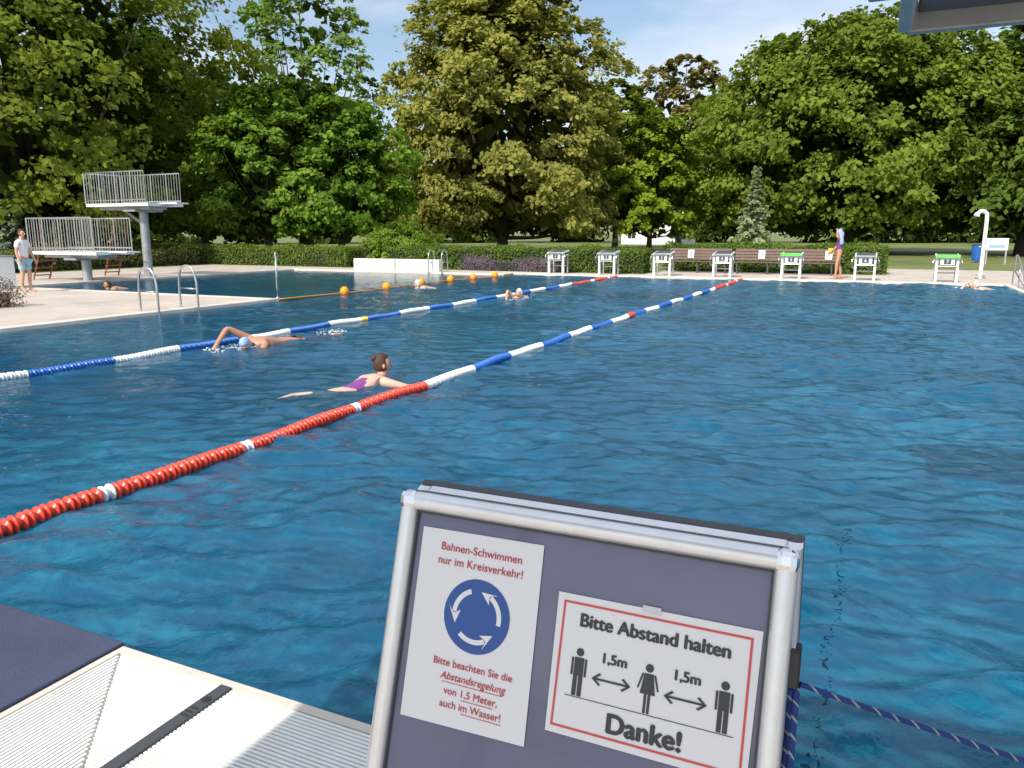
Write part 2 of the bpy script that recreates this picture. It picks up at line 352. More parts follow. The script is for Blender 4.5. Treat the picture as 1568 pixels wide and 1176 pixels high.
# ------------------------------------------------------------------ canopy: front corner in view, unseen rear slab added to shade the sign
M['roofm']=pmat('dark_roof_metal',(.10,.105,.12),.5,noise=.1,nscale=2)
root=empty('canopy_roof')
w=MB();w.box((2.7,-1.55,2.66),(9.5,2.0,.12),'roofm');w.box((4.05,3.2,2.45),(7.96,.78,.12),'roofm')
w.box((4.06,3.61,2.42),(8.04,.05,.2),'galv');w.box((.03,3.2,2.42),(.05,.77,.2),'galv')
w.box((-.05,3.36,2.49),(.12,.32,.12),'galv')
w.obj('slab',root,bevel=.01)
w=MB()
for p in ((-1.8,-2.3),(2.6,-2.3),(7.1,-2.3),(7.7,3.2)): w.tube([(p[0],p[1],0),(p[0],p[1],2.6 if p[1]<0 else 2.39)],.06,'galv',12)
w.box((7.2,1.15,2.5),(.12,3.4,.14),'galv')
w.obj('posts',root)
# ------------------------------------------------------------------ lane ropes
def lane_rope(name,x,segs,y0=1.8,y1=27.75,tilt=0.):
    root=empty(name,(x,0,-.03));w=MB();y=y0+.1;pitch=.092
    while y<y1-.1:
        col='wfloat'
        for a,b_,c in segs:
            if a<=y<b_: col=c
        z=.008*math.sin(y*2.1+x)+.006*math.sin(y*5.3);xx=.05*math.sin(y*.23+x)
        prof=[(0,.018),(.010,.050),(.016,.056),(.024,.054),(.030,.030),(.046,.024),(.060,.030),(.066,.054),(.074,.056),(.080,.050),(.088,.018)]
        w.tube([(xx,y+p[0],z) for p in prof],[p[1] for p in prof],col,12);y+=pitch
    w.obj('floats',root,smooth=True)
    w=MB();w.tube([(0,y0-.0,.02),(0,y0+.12,0)],.006,'steel');w.tube([(0,y1,.02),(0,y1-.15,0)],.006,'steel');w.obj('cable',root)
def alt(y0,n,first,L_=1.08):
    s=[];c=first
    for i in range(n): s.append((y0+i*L_,y0+(i+1)*L_,c));c='blue' if c=='wfloat' else 'wfloat'
    return s
segs=[(0,6.8,'red'),(2.92,3.08,'wfloat'),(4.13,4.29,'wfloat'),(5.5,5.66,'wfloat')]+alt(6.8,15,'wfloat')+[(14.3,14.6,'red'),(22.6,30,'red'),(24.4,24.7,'wfloat'),(26.2,26.5,'wfloat')]
lane_rope('lane_rope',-4.2,segs)
segs=alt(1.1,21,'blue')+[(11.7,11.9,'yellow'),(22.8,30,'red'),(24.6,24.9,'wfloat'),(26.4,26.7,'wfloat')]
lane_rope('lane_rope',-8.6,segs)
root=empty('buoy_rope',(-12.95,0,-.02));w=MB()
path=[(.1+.12*math.sin(y*.8),y,.012) for y in np.linspace(14.5,27.7,50)];w.tube(path,.014,'orange',6)
for y in (16.8,18.8,21.0,22.8,24.2,25.8):
    w.ball((.1+.12*math.sin(y*.8),y,.05),(.12,.12,.13),'orange',16,12)
w.obj('balls_and_rope',root,smooth=True)
# ------------------------------------------------------------------ text helper (weight by stacked, slightly shifted copies)
def text(body,name,size,loc,mat,parent,rot=(0,0,0),bold=0.,align='CENTER',shear=0.):
    offs=[(0,0)] if bold==0 else [(-bold,0),(bold,0),(0,bold*.6),(0,-bold*.6)]
    R=Matrix.Rotation(rot[0],3,'X')@Matrix.Rotation(rot[2],3,'Z') if rot[0] else Matrix.Rotation(rot[2],3,'Z')
    for i,(ox,oy) in enumerate(offs):
        c=bpy.data.curves.new(name,'FONT');c.body=body;c.size=size;c.align_x=align;c.align_y='CENTER';c.shear=shear
        c.materials.append(M[mat]);ob=bpy.data.objects.new(name,c);COL.objects.link(ob)
        ob.location=Vector(loc)+R@Vector((ox,oy,i*.00012));ob.rotation_euler=rot;ob.parent=parent
    return ob
# ------------------------------------------------------------------ starting blocks
def block_mesh(green):
    w=MB();T=Matrix.Rotation(rad(7),3,'X')
    w.box((0,.12,.84),(.66,.72,.05),'white',T);w.box((0,.12,.8695),(.58,.62,.006),'darkgrey',T)
    for s in(-1,1):
        w.box((s*.29,-.08,.405),(.07,.13,.81),'white');w.box((s*.29,.40,.42),(.05,.06,.84),'galv')
        w.box((s*.29,.17,.72),(.045,.42,.05),'white');w.tube(bez([(s*.36,-.15,.78),(s*.40,-.22,.66),(s*.40,-.2,.5),(s*.33,-.13,.42)],4),.014,'steel',8)
        w.box((s*.29,0,.016),(.13,.34,.02),'galv')
    w.box((0,-.17,.665),(.40,.025,.20),'white');w.box((0,-.186,.665),(.20,.006,.15),'darkgrey')
    w.tube([(-.28,-.19,.52),(.28,-.19,.52)],.015,'steel',8);w.box((0,.36,.30),(.53,.03,.04),'galv')
    if green: w.box((0,-.27,.845),(.68,.015,.09),'green')
    else: w.box((0,-.262,.81),(.60,.012,.035),'galv')
    return w.mesh('starting_block_frame')
bm_=[block_mesh(False),block_mesh(True)]
for i,x in enumerate((-11.2,-9.15,-7.05,-4.9,-2.6,-.3,2.05)):
    root=empty('starting_block',(x,28.15,.0));ob=bpy.data.objects.new('frame',bm_[1 if i in(4,6) else 0]);COL.objects.link(ob);ob.parent=root
    b=ob.modifiers.new('b','BEVEL');b.width=.006;b.segments=2
    text(str(i+1),'number',.16,(0,-.191,.665),'white',root,(rad(90),0,0))
# ------------------------------------------------------------------ benches
def bench(x0,x1,y,papers):
    L_=x1-x0;root=empty('park_bench',((x0+x1)/2,y,0));w=MB()
    for j in range(4): w.box((0,-.05+.12*j,.45),(L_,.1,.035),'bench')
    T=Matrix.Rotation(rad(-12),3,'X')
    for j in range(4): w.box((0,.40+.028*j,.56+.115*j),(L_,.03,.10),'bench',T)
    k=max(2,int(L_/1.1)+1)
    for i in range(k):
        x=-L_/2+.15+i*(L_-.3)/(k-1);w.box((x,-.03,.216),(.05,.05,.43),'darkgrey');w.box((x,.36,.216),(.05,.05,.43),'darkgrey');w.box((x,.16,.412),(.05,.44,.04),'darkgrey')
        w.box((x,.465,.66),(.05,.03,.5),'darkgrey',T)
    w.obj('slats_and_legs',root,bevel=.004);w=MB()
    for p in papers: w.box((p,.40,.74),(.24,.008,.32),'white',T);
    for p in papers: w.box((p,.394,.75),(.13,.006,.13),'capblue',T)
    w.obj('notices',root)
bench(-7.6,-5.15,31.0,[-.35]);bench(-5.0,-1.3,31.0,[-.85,1.55])
# ------------------------------------------------------------------ diving platforms
M['redwood']=pmat('red_brown_ladder',(.22,.07,.045),.6)
def platform(name,x,y,xl,xr,z,depth,colx,ladder_x,side):
    root=empty(name,(x,y,0));w=MB()
    w.box(((xl+xr)/2,0,z-.06),(xr-xl,depth,.10),'white');w.box(((xl+xr)/2-.1,0,z-.165),(xr-xl-.6,depth*.5,.11),'galv')
    w.tube([(colx,0,0),(colx,0,z-.22)],.15,'galv',16);w.box((colx,0,z-.25),(.6,depth*.8,.07),'galv')
    if z>2: w.tube([(colx-.9,0,z-.25),(colx,0,z-.75)],.05,'galv',8)
    w.tube([(colx,0,.0),(colx,0,.03)],.26,'galv',16)
    w.box((xr+.35,0,z-.02),(.9,.5,.05),'white')
    top=z+1.05
    for s in(-1,1):
        yy=s*depth/2
        for h_ in(top,z+.1): w.tube([(xl,yy,h_),(xr-.1,yy,h_)],.022,'steel',6)
        n=int((xr-xl)/.13)
        for i in range(n+1): w.tube([(xl+i*(xr-.1-xl)/n,yy,z-.02),(xl+i*(xr-.1-xl)/n,yy,top)],.024 if i%6==0 else .011,'steel',6)
    w.tube([(xl,-depth/2,top),(xl,depth/2,top)],.02,'steel',6);
    for i in range(7): w.tube([(xl,-depth/2+i*depth/6,z),(xl,-depth/2+i*depth/6,top)],.01,'steel',6)
    for s in(-1,1): w.tube(bez([(ladder_x-side*(z*.35+.1),s*.28,.0),(ladder_x,s*.28,z),(ladder_x+side*.05,s*.28,z+.9)],4),.025,'redwood',6)
    k=int(z/.22)
    for i in range(k):
        t=(i+.6)/k;w.box((ladder_x-side*(z*.35+.1)*(1-t),0,z*t),(.16,.56,.035),'redwood')
    w.obj('structure',root,smooth=False)
platform('diving_platform',-23.8,19.9,-1.9,1.2,2.58,1.5,.05,-.9,1)
platform('diving_platform',-23.8,17.3,-1.45,1.75,.98,1.4,.3,-1.6,1)
# ------------------------------------------------------------------ ladders & rails
def ladder(x,y,rz,w_=.6,back=.42):
    root=empty('pool_ladder',(x,y,0),rz);w=MB()
    for s in(0,w_):
        w.tube(bez([(-back,s,0),(-back,s,.55),(-back*.75,s,.84),(-back*.2,s,.86),(.06,s,.62),(.08,s,0),(.08,s,-1.0)],6),.024,'steel',10)
        w.tube([(-back,s,.42),(.07,s,.40)],.016,'steel',8)
    for z in(-.12,-.4,-.7): w.box((.08,w_/2,z),(.08,w_,.03),'steel')
    w.obj('rails_and_treads',root,smooth=True);return root
ladder(-12.9,10.9,0,1.0)
ladder(-16.2,DY1,rad(-90),.6)
w=MB();w.tube([(0,0,0),(0,0,1.05)],.025,'steel',10);w.ball((0,0,1.06),.035,'steel');w.tube([(0,0,0),(0,0,.02)],.07,'steel',12);w.obj('rope_post',loc=(-13.1,14.62,0),smooth=True)
root=empty('stair_handrail',(3.75,26.2,0));w=MB()
for dx_ in(0.,.75):
    w.tube(bez([(dx_,1.1,0),(dx_,1.0,.75),(dx_,.7,.92),(dx_,-.2,.62),(dx_,-.9,.30),(dx_,-1.0,0)],6),.022,'steel',10)
    w.tube([(dx_,.85,.45),(dx_,-.85,.12)],.016,'steel',8);w.tube([(dx_,0,.0),(dx_,0,.67)],.018,'steel',8)
w.obj('rails',root,smooth=True)
root=empty('outdoor_shower',(3.3,31.0,0));w=MB()
w.tube(bez([(0,0,0),(0,0,1.0),(0,0,2.05),(-.06,-.04,2.24),(-.2,-.12,2.28),(-.3,-.18,2.2)],6),.062,'white',14)
w.tube([(-.3,-.18,2.22),(-.33,-.2,2.12)],[.07,.10],'white',14);w.tube([(0,0,.0),(0,0,.05)],.16,'galv',16);w.tube([(-.08,-.02,1.1),(-.14,-.05,1.1)],.03,'steel',10)
w.obj('column_and_head',root,smooth=True)
w=MB();w.box((0,0,.25),(2.05,.35,.5),'beigew');w.box((2.1,0,.25),(2.05,.35,.5),'beigew');M['beigew']=pmat('white_rendered_wall',(.74,.71,.64),.8,noise=.08,nscale=2);w.obj('low_white_wall',loc=(-19.0,DY1+.35,0),bevel=.01)
root=empty('blue_litter_bin',(4.9,48.2,0));w=MB();w.tube([(0,0,.1),(0,0,.2),(0,0,.9),(0,0,.93)],[.24,.27,.32,.34],'blue',20);w.tube([(0,0,0),(0,0,.12)],.08,'galv');w.tube([(0,0,.93),(0,0,1.0)],[.34,.2],'darkgrey',20);w.obj('barrel',root,smooth=False)
root=empty('information_board',(5.5,46.2,0));w=MB();w.box((0,0,1.0),(.95,.05,.6),'white');w.box((0,-.03,.9),(.7,.01,.18),'capblue')
for s in(-.42,.42): w.box((s,.06,.65),(.07,.06,1.3),'galv')
w.obj('panel_and_posts',root)
root=empty('white_cabinet',(-22.3,13.7,0));w=MB();w.box((0,0,.45),(.7,.5,.9),'white');w.box((0,0,.92),(.76,.56,.04),'galv');w.box((.1,-.26,.5),(.35,.02,.6),'galv');w.obj('body',root,bevel=.01)
root=empty('white_house',(-28.5,111,0));w=MB()
M['roof_tile']=pmat('red_roof_tiles',(.18,.07,.045),.8,noise=.2,nscale=2);M['glass']=pmat('window_glass',(.03,.04,.05),.1)
w.box((0,0,2.7),(9,7,5.4),'white')
w.add([(-4.8,-3.9,5.4),(4.8,-3.9,5.4),(4.8,3.9,5.4),(-4.8,3.9,5.4),(-4.8,0,8.4),(4.8,0,8.4)],[(0,1,5,4),(2,3,4,5),(0,4,3),(1,2,5),(0,3,2,1)],'roof_tile')
for x in(-3,0,3):
    for z in(1.5,4): w.box((x,-3.52,z),(1.1,.06,1.3),'glass');w.box((x,-3.56,z),(.06,.05,1.3),'white')
w.obj('walls_and_roof',root)
# ------------------------------------------------------------------ SIGN
sx_,sy_,sz_,th,le=-.7136,1.0905,1.1095,.0103,.3072
R_=Vector((math.cos(th),math.sin(th),0));Bk=Vector((-math.sin(th),math.cos(th),0))
U_=Bk*math.sin(le)+Vector((0,0,math.cos(le)));N_=R_.cross(U_)
sign=bpy.data.objects.new('a_frame_sign',None);COL.objects.link(sign)
mw=Matrix((( R_.x,U_.x,N_.x,sx_),(R_.y,U_.y,N_.y,sy_),(R_.z,U_.z,N_.z,sz_),(0,0,0,1)));sign.matrix_world=mw
M['panel']=pmat('grey_poster_panel',(.135,.143,.245),.28,noise=.10,nscale=2.5,coat=.35)
M['paper']=pmat('paper',(.84,.84,.88),.35)
M['redink']=pmat('red_print',(.55,.06,.06),.5);M['blueink']=pmat('blue_print',(.03,.10,.36),.45);M['greyink']=pmat('dark_grey_print',(.05,.055,.065),.5);M['redborder']=pmat('red_border_print',(.70,.10,.09),.5)
W=.65;Hs=.93
def bar(w,s0,t0,s1,t1,wd,dz,k='alu',zc=.0):
    p0=Vector((s0,-t0,zc));p1=Vector((s1,-t1,zc));d=(p1-p0).normalized();n=Vector((-d.y,d.x,0));vs=[]
    prof=[(-wd/2,-.012),(-wd/2,dz*.25),(-wd*.44,dz*.6),(-wd*.33,dz*.86),(-wd*.15,dz),(wd*.15,dz),(wd*.33,dz*.86),(wd*.44,dz*.6),(wd/2,dz*.25),(wd/2,-.012)]
    for p in(p0,p1):
        for a,z in prof: vs.append(p+n*a+Vector((0,0,z)))
    k_=len(prof);fs=[(i,i+1,i+1+k_,i+k_) for i in range(k_-1)]+[tuple(range(k_))[::-1],tuple(range(k_,2*k_)),(k_-1,0,k_,2*k_-1)]
    w.add(vs,fs,k)
w=MB();bw=.031
bar(w,.026,bw/2,W-.026,bw/2,bw,.016);bar(w,.026,Hs-bw/2,W-.026,Hs-bw/2,bw,.016)
bar(w,bw/2,.026,bw/2,Hs-.026,bw,.016);bar(w,W-bw/2,.026,W-bw/2,Hs-.026,bw,.016)
fo=w.obj('front_frame',sign,smooth=True)
es=fo.modifiers.new('es','EDGE_SPLIT');es.split_angle=rad(50)
w=MB()
for s,t in((bw/2,bw/2),(W-bw/2,bw/2),(bw/2,Hs-bw/2),(W-bw/2,Hs-bw/2)):
    w.box((s,-t,.002),(bw+.003,bw+.003,.033),'chrome')
w.obj('corner_joints',sign,bevel=.011)
w=MB()
for t0,t1,s0,s1 in((bw,bw+.004,bw,W-bw),(bw,Hs-bw,bw,bw+.0035),(bw,Hs-bw,W-bw-.0035,W-bw)):
    w.box(((s0+s1)/2,-(t0+t1)/2,.0015),(s1-s0,t1-t0,.004),'darkgrey')
w.obj('gap_edges',sign)  # dark strips drawn along the gap between frame and panel
w=MB();w.box((W/2,-Hs/2,-.004),(W-bw*1.6,Hs-bw*1.6,.006),'panel');w.obj('panel',sign)
w=MB()
for s in(.013,W-.013): w.box((s,-(Hs+1.15)/2-.0,-.004),(.022,1.165-Hs+.02,.014),'alu')
w.obj('front_legs',sign)
back=bpy.data.objects.new('back_frame',None);COL.objects.link(back);back.parent=sign
back.matrix_local=Matrix.Translation((0.002,.004,-.040))@Matrix.Rotation(2*le+0.02,4,'X')
w=MB()
for a in((.02,.012,W-.02,.012),(.012,.0,.012,1.15),(W-.012,.0,W-.012,1.15),(.02,Hs,W-.02,Hs)): bar(w,*a,.024,.010,'alu',-.0)
for a in((.02,.012,W-.02,.012),(.012,.0,.012,1.15),(W-.012,.0,W-.012,1.15)): bar(w,*a,.026,.006,'darkgrey',-.013)
w.box((W/2,-Hs/2,-.008),(W-.03,Hs-.03,.006),'darkgrey');w.obj('frame',back)
w=MB()
w.box((W/2,-.004,-.024),(W-.03,.010,.034),'black')
w.obj('hinge_strip',sign,bevel=.003)
def flat(name,pts,mat,z,parent=None):
    me=bpy.data.meshes.new(name);me.from_pydata([(p[0],-p[1],z) for p in pts],[],[tuple(range(len(pts)))]);me.materials.append(M[mat]);ob=bpy.data.objects.new(name,me);COL.objects.link(ob);ob.parent=parent or sign;return ob
flat('left_poster',[(.049,.372),(.275,.366),(.269,.054),(.046,.057)],'paper',.0010)
flat('right_poster',[(.306,.332),(.608,.332),(.612,.119),(.303,.120)],'paper',.0010)
M['tape']=pmat('clear_tape',(.62,.62,.70),.15,coat=.5)
flat('tape',[(.438,.124),(.466,.126),(.466,.115),(.438,.115)],'tape',.0026)
def sheet(name,polys,mat,z):
    w=MB()
    for p in polys: w.add([(a,-b_,z) for a,b_ in p],[tuple(range(len(p)))],mat)
    return w.obj(name,sign)
zt=.0018
def st(body,name,size,s,t,mat,bold=0.,shear=0.,rz=0.):
    return text(body,name,size,(s,-t,zt),mat,sign,(0,0,rz),bold,'CENTER',shear)
st('Bahnen-Schwimmen','heading_1',.0185,.160,.084,'redink',.0002);st('nur im Kreisverkehr!','heading_2',.0185,.161,.107,'redink',.0002)
cx,cy,rr=.166,.187,.060
disc=[(cx+rr*math.cos(a),cy-rr*math.sin(a)) for a in np.linspace(0,6.283,65)[:-1]]
sheet('roundabout_disc',[disc[::-1]],'blueink',.0016)
pol=[]
for k in range(3):
    a0=rad(110+120*k);r1,r2=.037,.045
    a1=a0+rad(68)
    aa=np.linspace(a0,a1,12)
    for i in range(11):
        pol.append([(cx+r1*math.cos(aa[i]),cy-r1*math.sin(aa[i])),(cx+r1*math.cos(aa[i+1]),cy-r1*math.sin(aa[i+1])),(cx+r2*math.cos(aa[i+1]),cy-r2*math.sin(aa[i+1])),(cx+r2*math.cos(aa[i]),cy-r2*math.sin(aa[i]))])
    def q(r,a): return (cx+r*math.cos(a),cy-r*math.sin(a))
    tip=q(.041,a1+rad(26));m_=a1-rad(2)
    pol.append([q(.030,m_-rad(8)),tip,q(.0385,m_+rad(4))]);pol.append([q(.053,m_-rad(8)),q(.0435,m_+rad(4)),tip]);pol.append([q(.0385,m_+rad(4)),tip,q(.0435,m_+rad(4))])
sheet('arrows',pol,'paper',.0021)
for i,(b_,s,t) in enumerate((('Bitte beachten Sie die',.170,.270),('Abstandsregelung',.173,.291),('von 1,5 Meter,',.173,.314),('auch im Wasser!',.175,.335))):
    st(b_,'text_%d'%i,.0165,s,t,'redink',.0002,.25 if i==1 else 0)
sheet('underlines',[[(s0,t),(s1,t),(s1,t+.0011),(s0,t+.0011)][::-1] for s0,s1,t in((.118,.228,.300),(.157,.215,.323),(.160,.232,.344))],'redink',zt)
b0,b1,c0,c1,tk=.3135,.6000,.1305,.3215,.0035
sheet('border',[[(b0,c0),(b0,c0+tk),(b1,c0+tk),(b1,c0)],[(b0,c1-tk),(b0,c1),(b1,c1),(b1,c1-tk)],[(b0,c0+tk),(b0,c1-tk),(b0+tk,c1-tk),(b0+tk,c0+tk)],[(b1-tk,c0+tk),(b1-tk,c1-tk),(b1,c1-tk),(b1,c0+tk)]],'redborder',.0017)
st('Bitte Abstand halten','title',.0278,.457,.157,'greyink',.0013);st('Danke!','thanks',.040,.458,.299,'greyink',.0020)
st('1,5m','distance_1',.0210,.403,.206,'greyink',.0010);st('1,5m','distance_2',.0210,.513,.206,'greyink',.0010)
def person_icon(cx_,fem):
    P_=[];hy=.2045
    P_.append([(cx_+.0062*math.cos(a),hy-.0062*math.sin(a)) for a in np.linspace(0,6.283,21)[:-1]][::-1])
    def bx(x0,x1,y0,y1): P_.append([(cx_+x0,y0),(cx_+x0,y1),(cx_+x1,y1),(cx_+x1,y0)])
    if fem:
        P_.append([(cx_-.007,.2125),(cx_-.0115,.2425),(cx_+.0115,.2425),(cx_+.007,.2125)]);bx(-.005,-.0008,.2425,.270);bx(.0008,.005,.2425,.270)
        for s in(-1,1):
            q=[(cx_+s*.0075,.213),(cx_+s*.0140,.236),(cx_+s*.0165,.235),(cx_+s*.0105,.213)];P_.append(q if s<0 else q[::-1])
    else:
        bx(-.0078,.0078,.2125,.240);bx(-.0078,-.0008,.240,.270);bx(.0008,.0078,.240,.270);bx(-.0125,-.0090,.2135,.240);bx(.0090,.0125,.2135,.240)
    return P_
sheet('person_icons',person_icon(.349,False)+person_icon(.458,True)+person_icon(.568,False),'greyink',zt)
sheet('ground_line',[[(.331,.2712),(.331,.2724),(.585,.2724),(.585,.2712)]],'greyink',zt)
ar=[]
for a,b_ in((.371,.432),(.482,.545)):
    y=.238;ar.append([(a+.004,y-.0016),(a+.004,y+.0016),(b_-.004,y+.0016),(b_-.004,y-.0016)])
    for t_,s in((a,1),(b_,-1)):
        for v in(-1,1):
            q=[(t_,y),(t_+s*.0115,y+v*.0095),(t_+s*.0150,y+v*.0075),(t_+s*.0048,y)];ar.append(q)
sheet('distance_arrows',ar,'greyink',zt+.0002)
m,nt,N,L=newmat('blue_braided_rope');o=N.new('ShaderNodeOutputMaterial');b=N.new('ShaderNodeBsdfPrincipled');b.inputs['Roughness'].default_value=.7
tc=N.new('ShaderNodeTexCoord');wv=N.new('ShaderNodeTexWave');wv.inputs['Scale'].default_value=22;wv.inputs['Distortion'].default_value=1.;wv.bands_direction='DIAGONAL'
r=N.new('ShaderNodeValToRGB');r.color_ramp.interpolation='CONSTANT';r.color_ramp.elements[0].color=(.01,.04,.20,1);r.color_ramp.elements[1].position=.93;r.color_ramp.elements[1].color=(.3,.33,.36,1)
L.new(tc.outputs['Object'],wv.inputs[0]);L.new(wv.outputs[0],r.inputs[0]);L.new(r.outputs[0],b.inputs[0]);L.new(b.outputs[0],o.inputs[0]);M['rope']=m
w=MB();w.box((W+.006,-.163,-.012),(.016,.052,.022),'black');w.tube([(W+.006,-.137,-.012),(W+.014,-.137,-.012)],.011,'black',12);w.obj('rope_bracket',sign,bevel=.003)
root=empty('barrier_rope');w=MB()
a=Vector((sx_,sy_,sz_))+R_*(W+.016)-U_*.182+N_*-.01;b_=Vector((1.17,1.66,.56))
pp=[]
for i in range(25):
    t=i/24;p_=a.lerp(b_,t);p_.z-=.10*math.sin(math.pi*t)*.5;pp.append(p_)
w.tube(pp,.0042,'rope',8)
c=Vector((sx_,sy_,sz_))
hang=[c+R_*(W+.012)-U_*t+N_*(-.014+zz) for t,zz in((.185,0),(.24,.006),(.32,-.006),(.40,.008),(.5,-.004),(.62,.0))]
w.tube(bez(hang,6),.0045,'rope',8)
hang=[c+R_*(W+.004)-U_*t+N_*(-.022+zz) for t,zz in((.19,.01),(.26,-.006),(.35,.006),(.45,-.006),(.6,.0))]
w.tube(bez(hang,6),.0045,'rope',8)
w.obj('rope',root,smooth=True)
w=MB();w.tube([(1.18,1.66,0),(1.18,1.66,.62)],.02,'steel',12);w.tube([(1.18,1.66,0),(1.18,1.66,.03)],.13,'galv',20);w.obj('barrier_post')
# ------------------------------------------------------------------ people
def skin(name,J,E,mat,parent,root='pelvis'):
    names=list(J);idx={k:i for i,k in enumerate(names)}
    me=bpy.data.meshes.new(name);me.from_pydata([J[k][0] for k in names],[(idx[a],idx[b_]) for a,b_ in E],[]);me.materials.append(M[mat])
    ob=bpy.data.objects.new(name,me);COL.objects.link(ob);ob.parent=parent
    sm=ob.modifiers.new('skin','SKIN');sm.use_smooth_shade=True
    for i,k in enumerate(names):
        r=J[k][1];r=(r,r) if not hasattr(r,'__len__') else r
        me.skin_vertices[0].data[i].radius=r;me.skin_vertices[0].data[i].use_root=(k==root)
    ss=ob.modifiers.new('sub','SUBSURF');ss.levels=2;ss.render_levels=2;return ob
def hand(J,E,key,wrist,d,pn,sc=1.):
    d=Vector(d).normalized();pn=Vector(pn);pn=(pn-d*pn.dot(d)).normalized();sd=d.cross(pn);w0=Vector(wrist)
    J[key+'palm']=(w0+d*.05*sc,(.030*sc,.016*sc));E.append((key,key+'palm'))
    for i,(o_,l) in enumerate(((-.03,.062),(-.010,.074),(.010,.070),(.029,.055))):
        a,b_,c=key+'f%da'%i,key+'f%db'%i,key+'f%dc'%i;p=w0+d*.088*sc+sd*o_*sc
        J[a]=(p,.0095*sc);J[b_]=(p+d*l*.55*sc+pn*.008*sc+sd*o_*.1*sc,.0085*sc);J[c]=(p+d*l*sc+pn*.024*sc+sd*o_*.15*sc,.007*sc)
        E+=[(key+'palm',a),(a,b_),(b_,c)]
    p=w0+d*.035*sc-sd*.034*sc;J[key+'t1']=(p,.011*sc);J[key+'t2']=(p+d*.03*sc-sd*.022*sc+pn*.01*sc,.0095*sc);E+=[(key+'palm',key+'t1'),(key+'t1',key+'t2')]
def head(parent,loc,rz=0,rx=0,skinm='skin',cover='hair',bun=False,long_=False,sc=1.):
    h=bpy.data.objects.new('head',None);COL.objects.link(h);h.parent=parent;h.location=loc;h.rotation_euler=(rx,0,rz);h.scale=(sc,sc,sc)
    def f(p):
        q=p.copy()
        if q.z<0: q.x*=1+.38*q.z;q.y=q.y*(1+.22*q.z)+(.10*-q.z)
        if q.y<0: q.y*=1.05
        return q
    w=MB();w.ball((0,0,0),(.076,.092,.118),skinm,20,16,f)
    w.tube([(0,.084,.022),(0,.102,-.008),(0,.108,-.022),(0,.09,-.032)],[.007,.010,.014,.008],skinm,8)
    for s in(-1,1):
        w.ball((s*.030,.078,.012),(.014,.009,.008),'eye',10,6);w.ball((s*.078,-.002,-.006),(.010,.018,.028),skinm,10,8);w.tube([(s*.048,.076,.033),(s*.018,.088,.036)],.004,'hair',6)
    w.ball((0,.086,-.056),(.022,.008,.007),'lips',10,6);w.tube([(0,-.01,-.06),(0,-.02,-.15)],[.055,.056],skinm,14)
    w.obj('face',h,smooth=True)
    w=MB()
    def g(p):
        q=p.copy()
        if q.y>.35 and q.z<.55: q.y=.35;q.x*=.92
        if q.z<-.55: q.z=-.55
        return q
    w.ball((0,-.006,.012),(.083,.100,.122),cover,22,16,g)
    if bun: w.ball((0,-.085,.085),(.040,.036,.036),cover,12,8)
    if long_: w.tube([(0,-.08,.03),(0,-.11,-.08),(0,-.10,-.2)],[.05,.06,.03],cover,10)
    w.obj('hair_or_cap',h,smooth=True);return h
def stander(name,loc,rz,arms,skinm,leg=(0,0),height=1.75):
    k=height/1.75;root=empty(name,loc,rz);root.scale=(k,k,k)
    J={'pelvis':((0,0,.97),(.145,.10)),'waist':((0,0,1.10),(.125,.09)),'chest':((0,.005,1.29),(.155,.105)),'neckb':((0,0,1.44),(.085,.07)),'neck':((0,.0,1.52),.052),'skull':((0,.005,1.60),.062)}
    E=[('pelvis','waist'),('waist','chest'),('chest','neckb'),('neckb','neck'),('neck','skull')]
    for s,c in((-1,'l'),(1,'r')):
        el,wr=arms[c]
        J['sh'+c]=((s*.175,0,1.415),.058);J['el'+c]=(el,.042);J['wr'+c]=(wr,.029)
        E+=[('neckb','sh'+c),('sh'+c,'el'+c),('el'+c,'wr'+c)];dd=Vector(wr)-Vector(el);hand(J,E,'wr'+c,wr,dd,(-s,.2,0))
        f=leg[0 if s<0 else 1]
        J['hp'+c]=((s*.092,0,.90),.088);J['kn'+c]=((s*.10,f*.5+.015,.50),.058);J['cf'+c]=((s*.10,f*.8-.02,.34),.052);J['an'+c]=((s*.10,f-.02,.085),.037);J['hl'+c]=((s*.10,f-.05,.035),.033);J['to'+c]=((s*.115,f+.14,.025),(.040,.022))
        E+=[('pelvis','hp'+c),('hp'+c,'kn'+c),('kn'+c,'cf'+c),('cf'+c,'an'+c),('an'+c,'hl'+c),('an'+c,'to'+c)]
    skin('body',J,E,skinm,root);return root
r_=stander('standing_man',(-20.35,13.2,.01),rad(-75),{'l':((-.25,.02,1.15),(-.23,.14,.93)),'r':((.24,.0,1.14),(.24,.06,.90))},'skin',(.05,-.04),1.62)
skin('shirt',{'pelvis':((0,0,.94),(.165,.125)),'w':((0,0,1.10),(.15,.115)),'c':((0,.005,1.29),(.175,.125)),'n':((0,0,1.43),(.105,.085)),'sl':((-.175,0,1.41),.076),'sr':((.175,0,1.41),.076),'el':((-.222,.008,1.24),.068),'er':((.22,0,1.24),.068)},[('pelvis','w'),('w','c'),('c','n'),('n','sl'),('n','sr'),('sl','el'),('sr','er')],'shirt',r_)
skin('shorts',{'pelvis':((0,0,.93),(.16,.12)),'a':((-.095,.0,.86),.108),'b':((.095,0,.86),.108),'c':((-.10,.02,.60),.092),'d':((.10,.0,.60),.092)},[('pelvis','a'),('pelvis','b'),('a','c'),('b','d')],'shorts',r_)
head(r_,(0,.02,1.655),0,0,'skin','hair')
r_=stander('standing_woman',(-1.15,28.75,.01),rad(100),{'l':((-.30,.14,1.50),(-.14,.13,1.68)),'r':((.25,.05,1.16),(.22,.22,1.0))},'skin_tan',(.10,-.10),1.66)
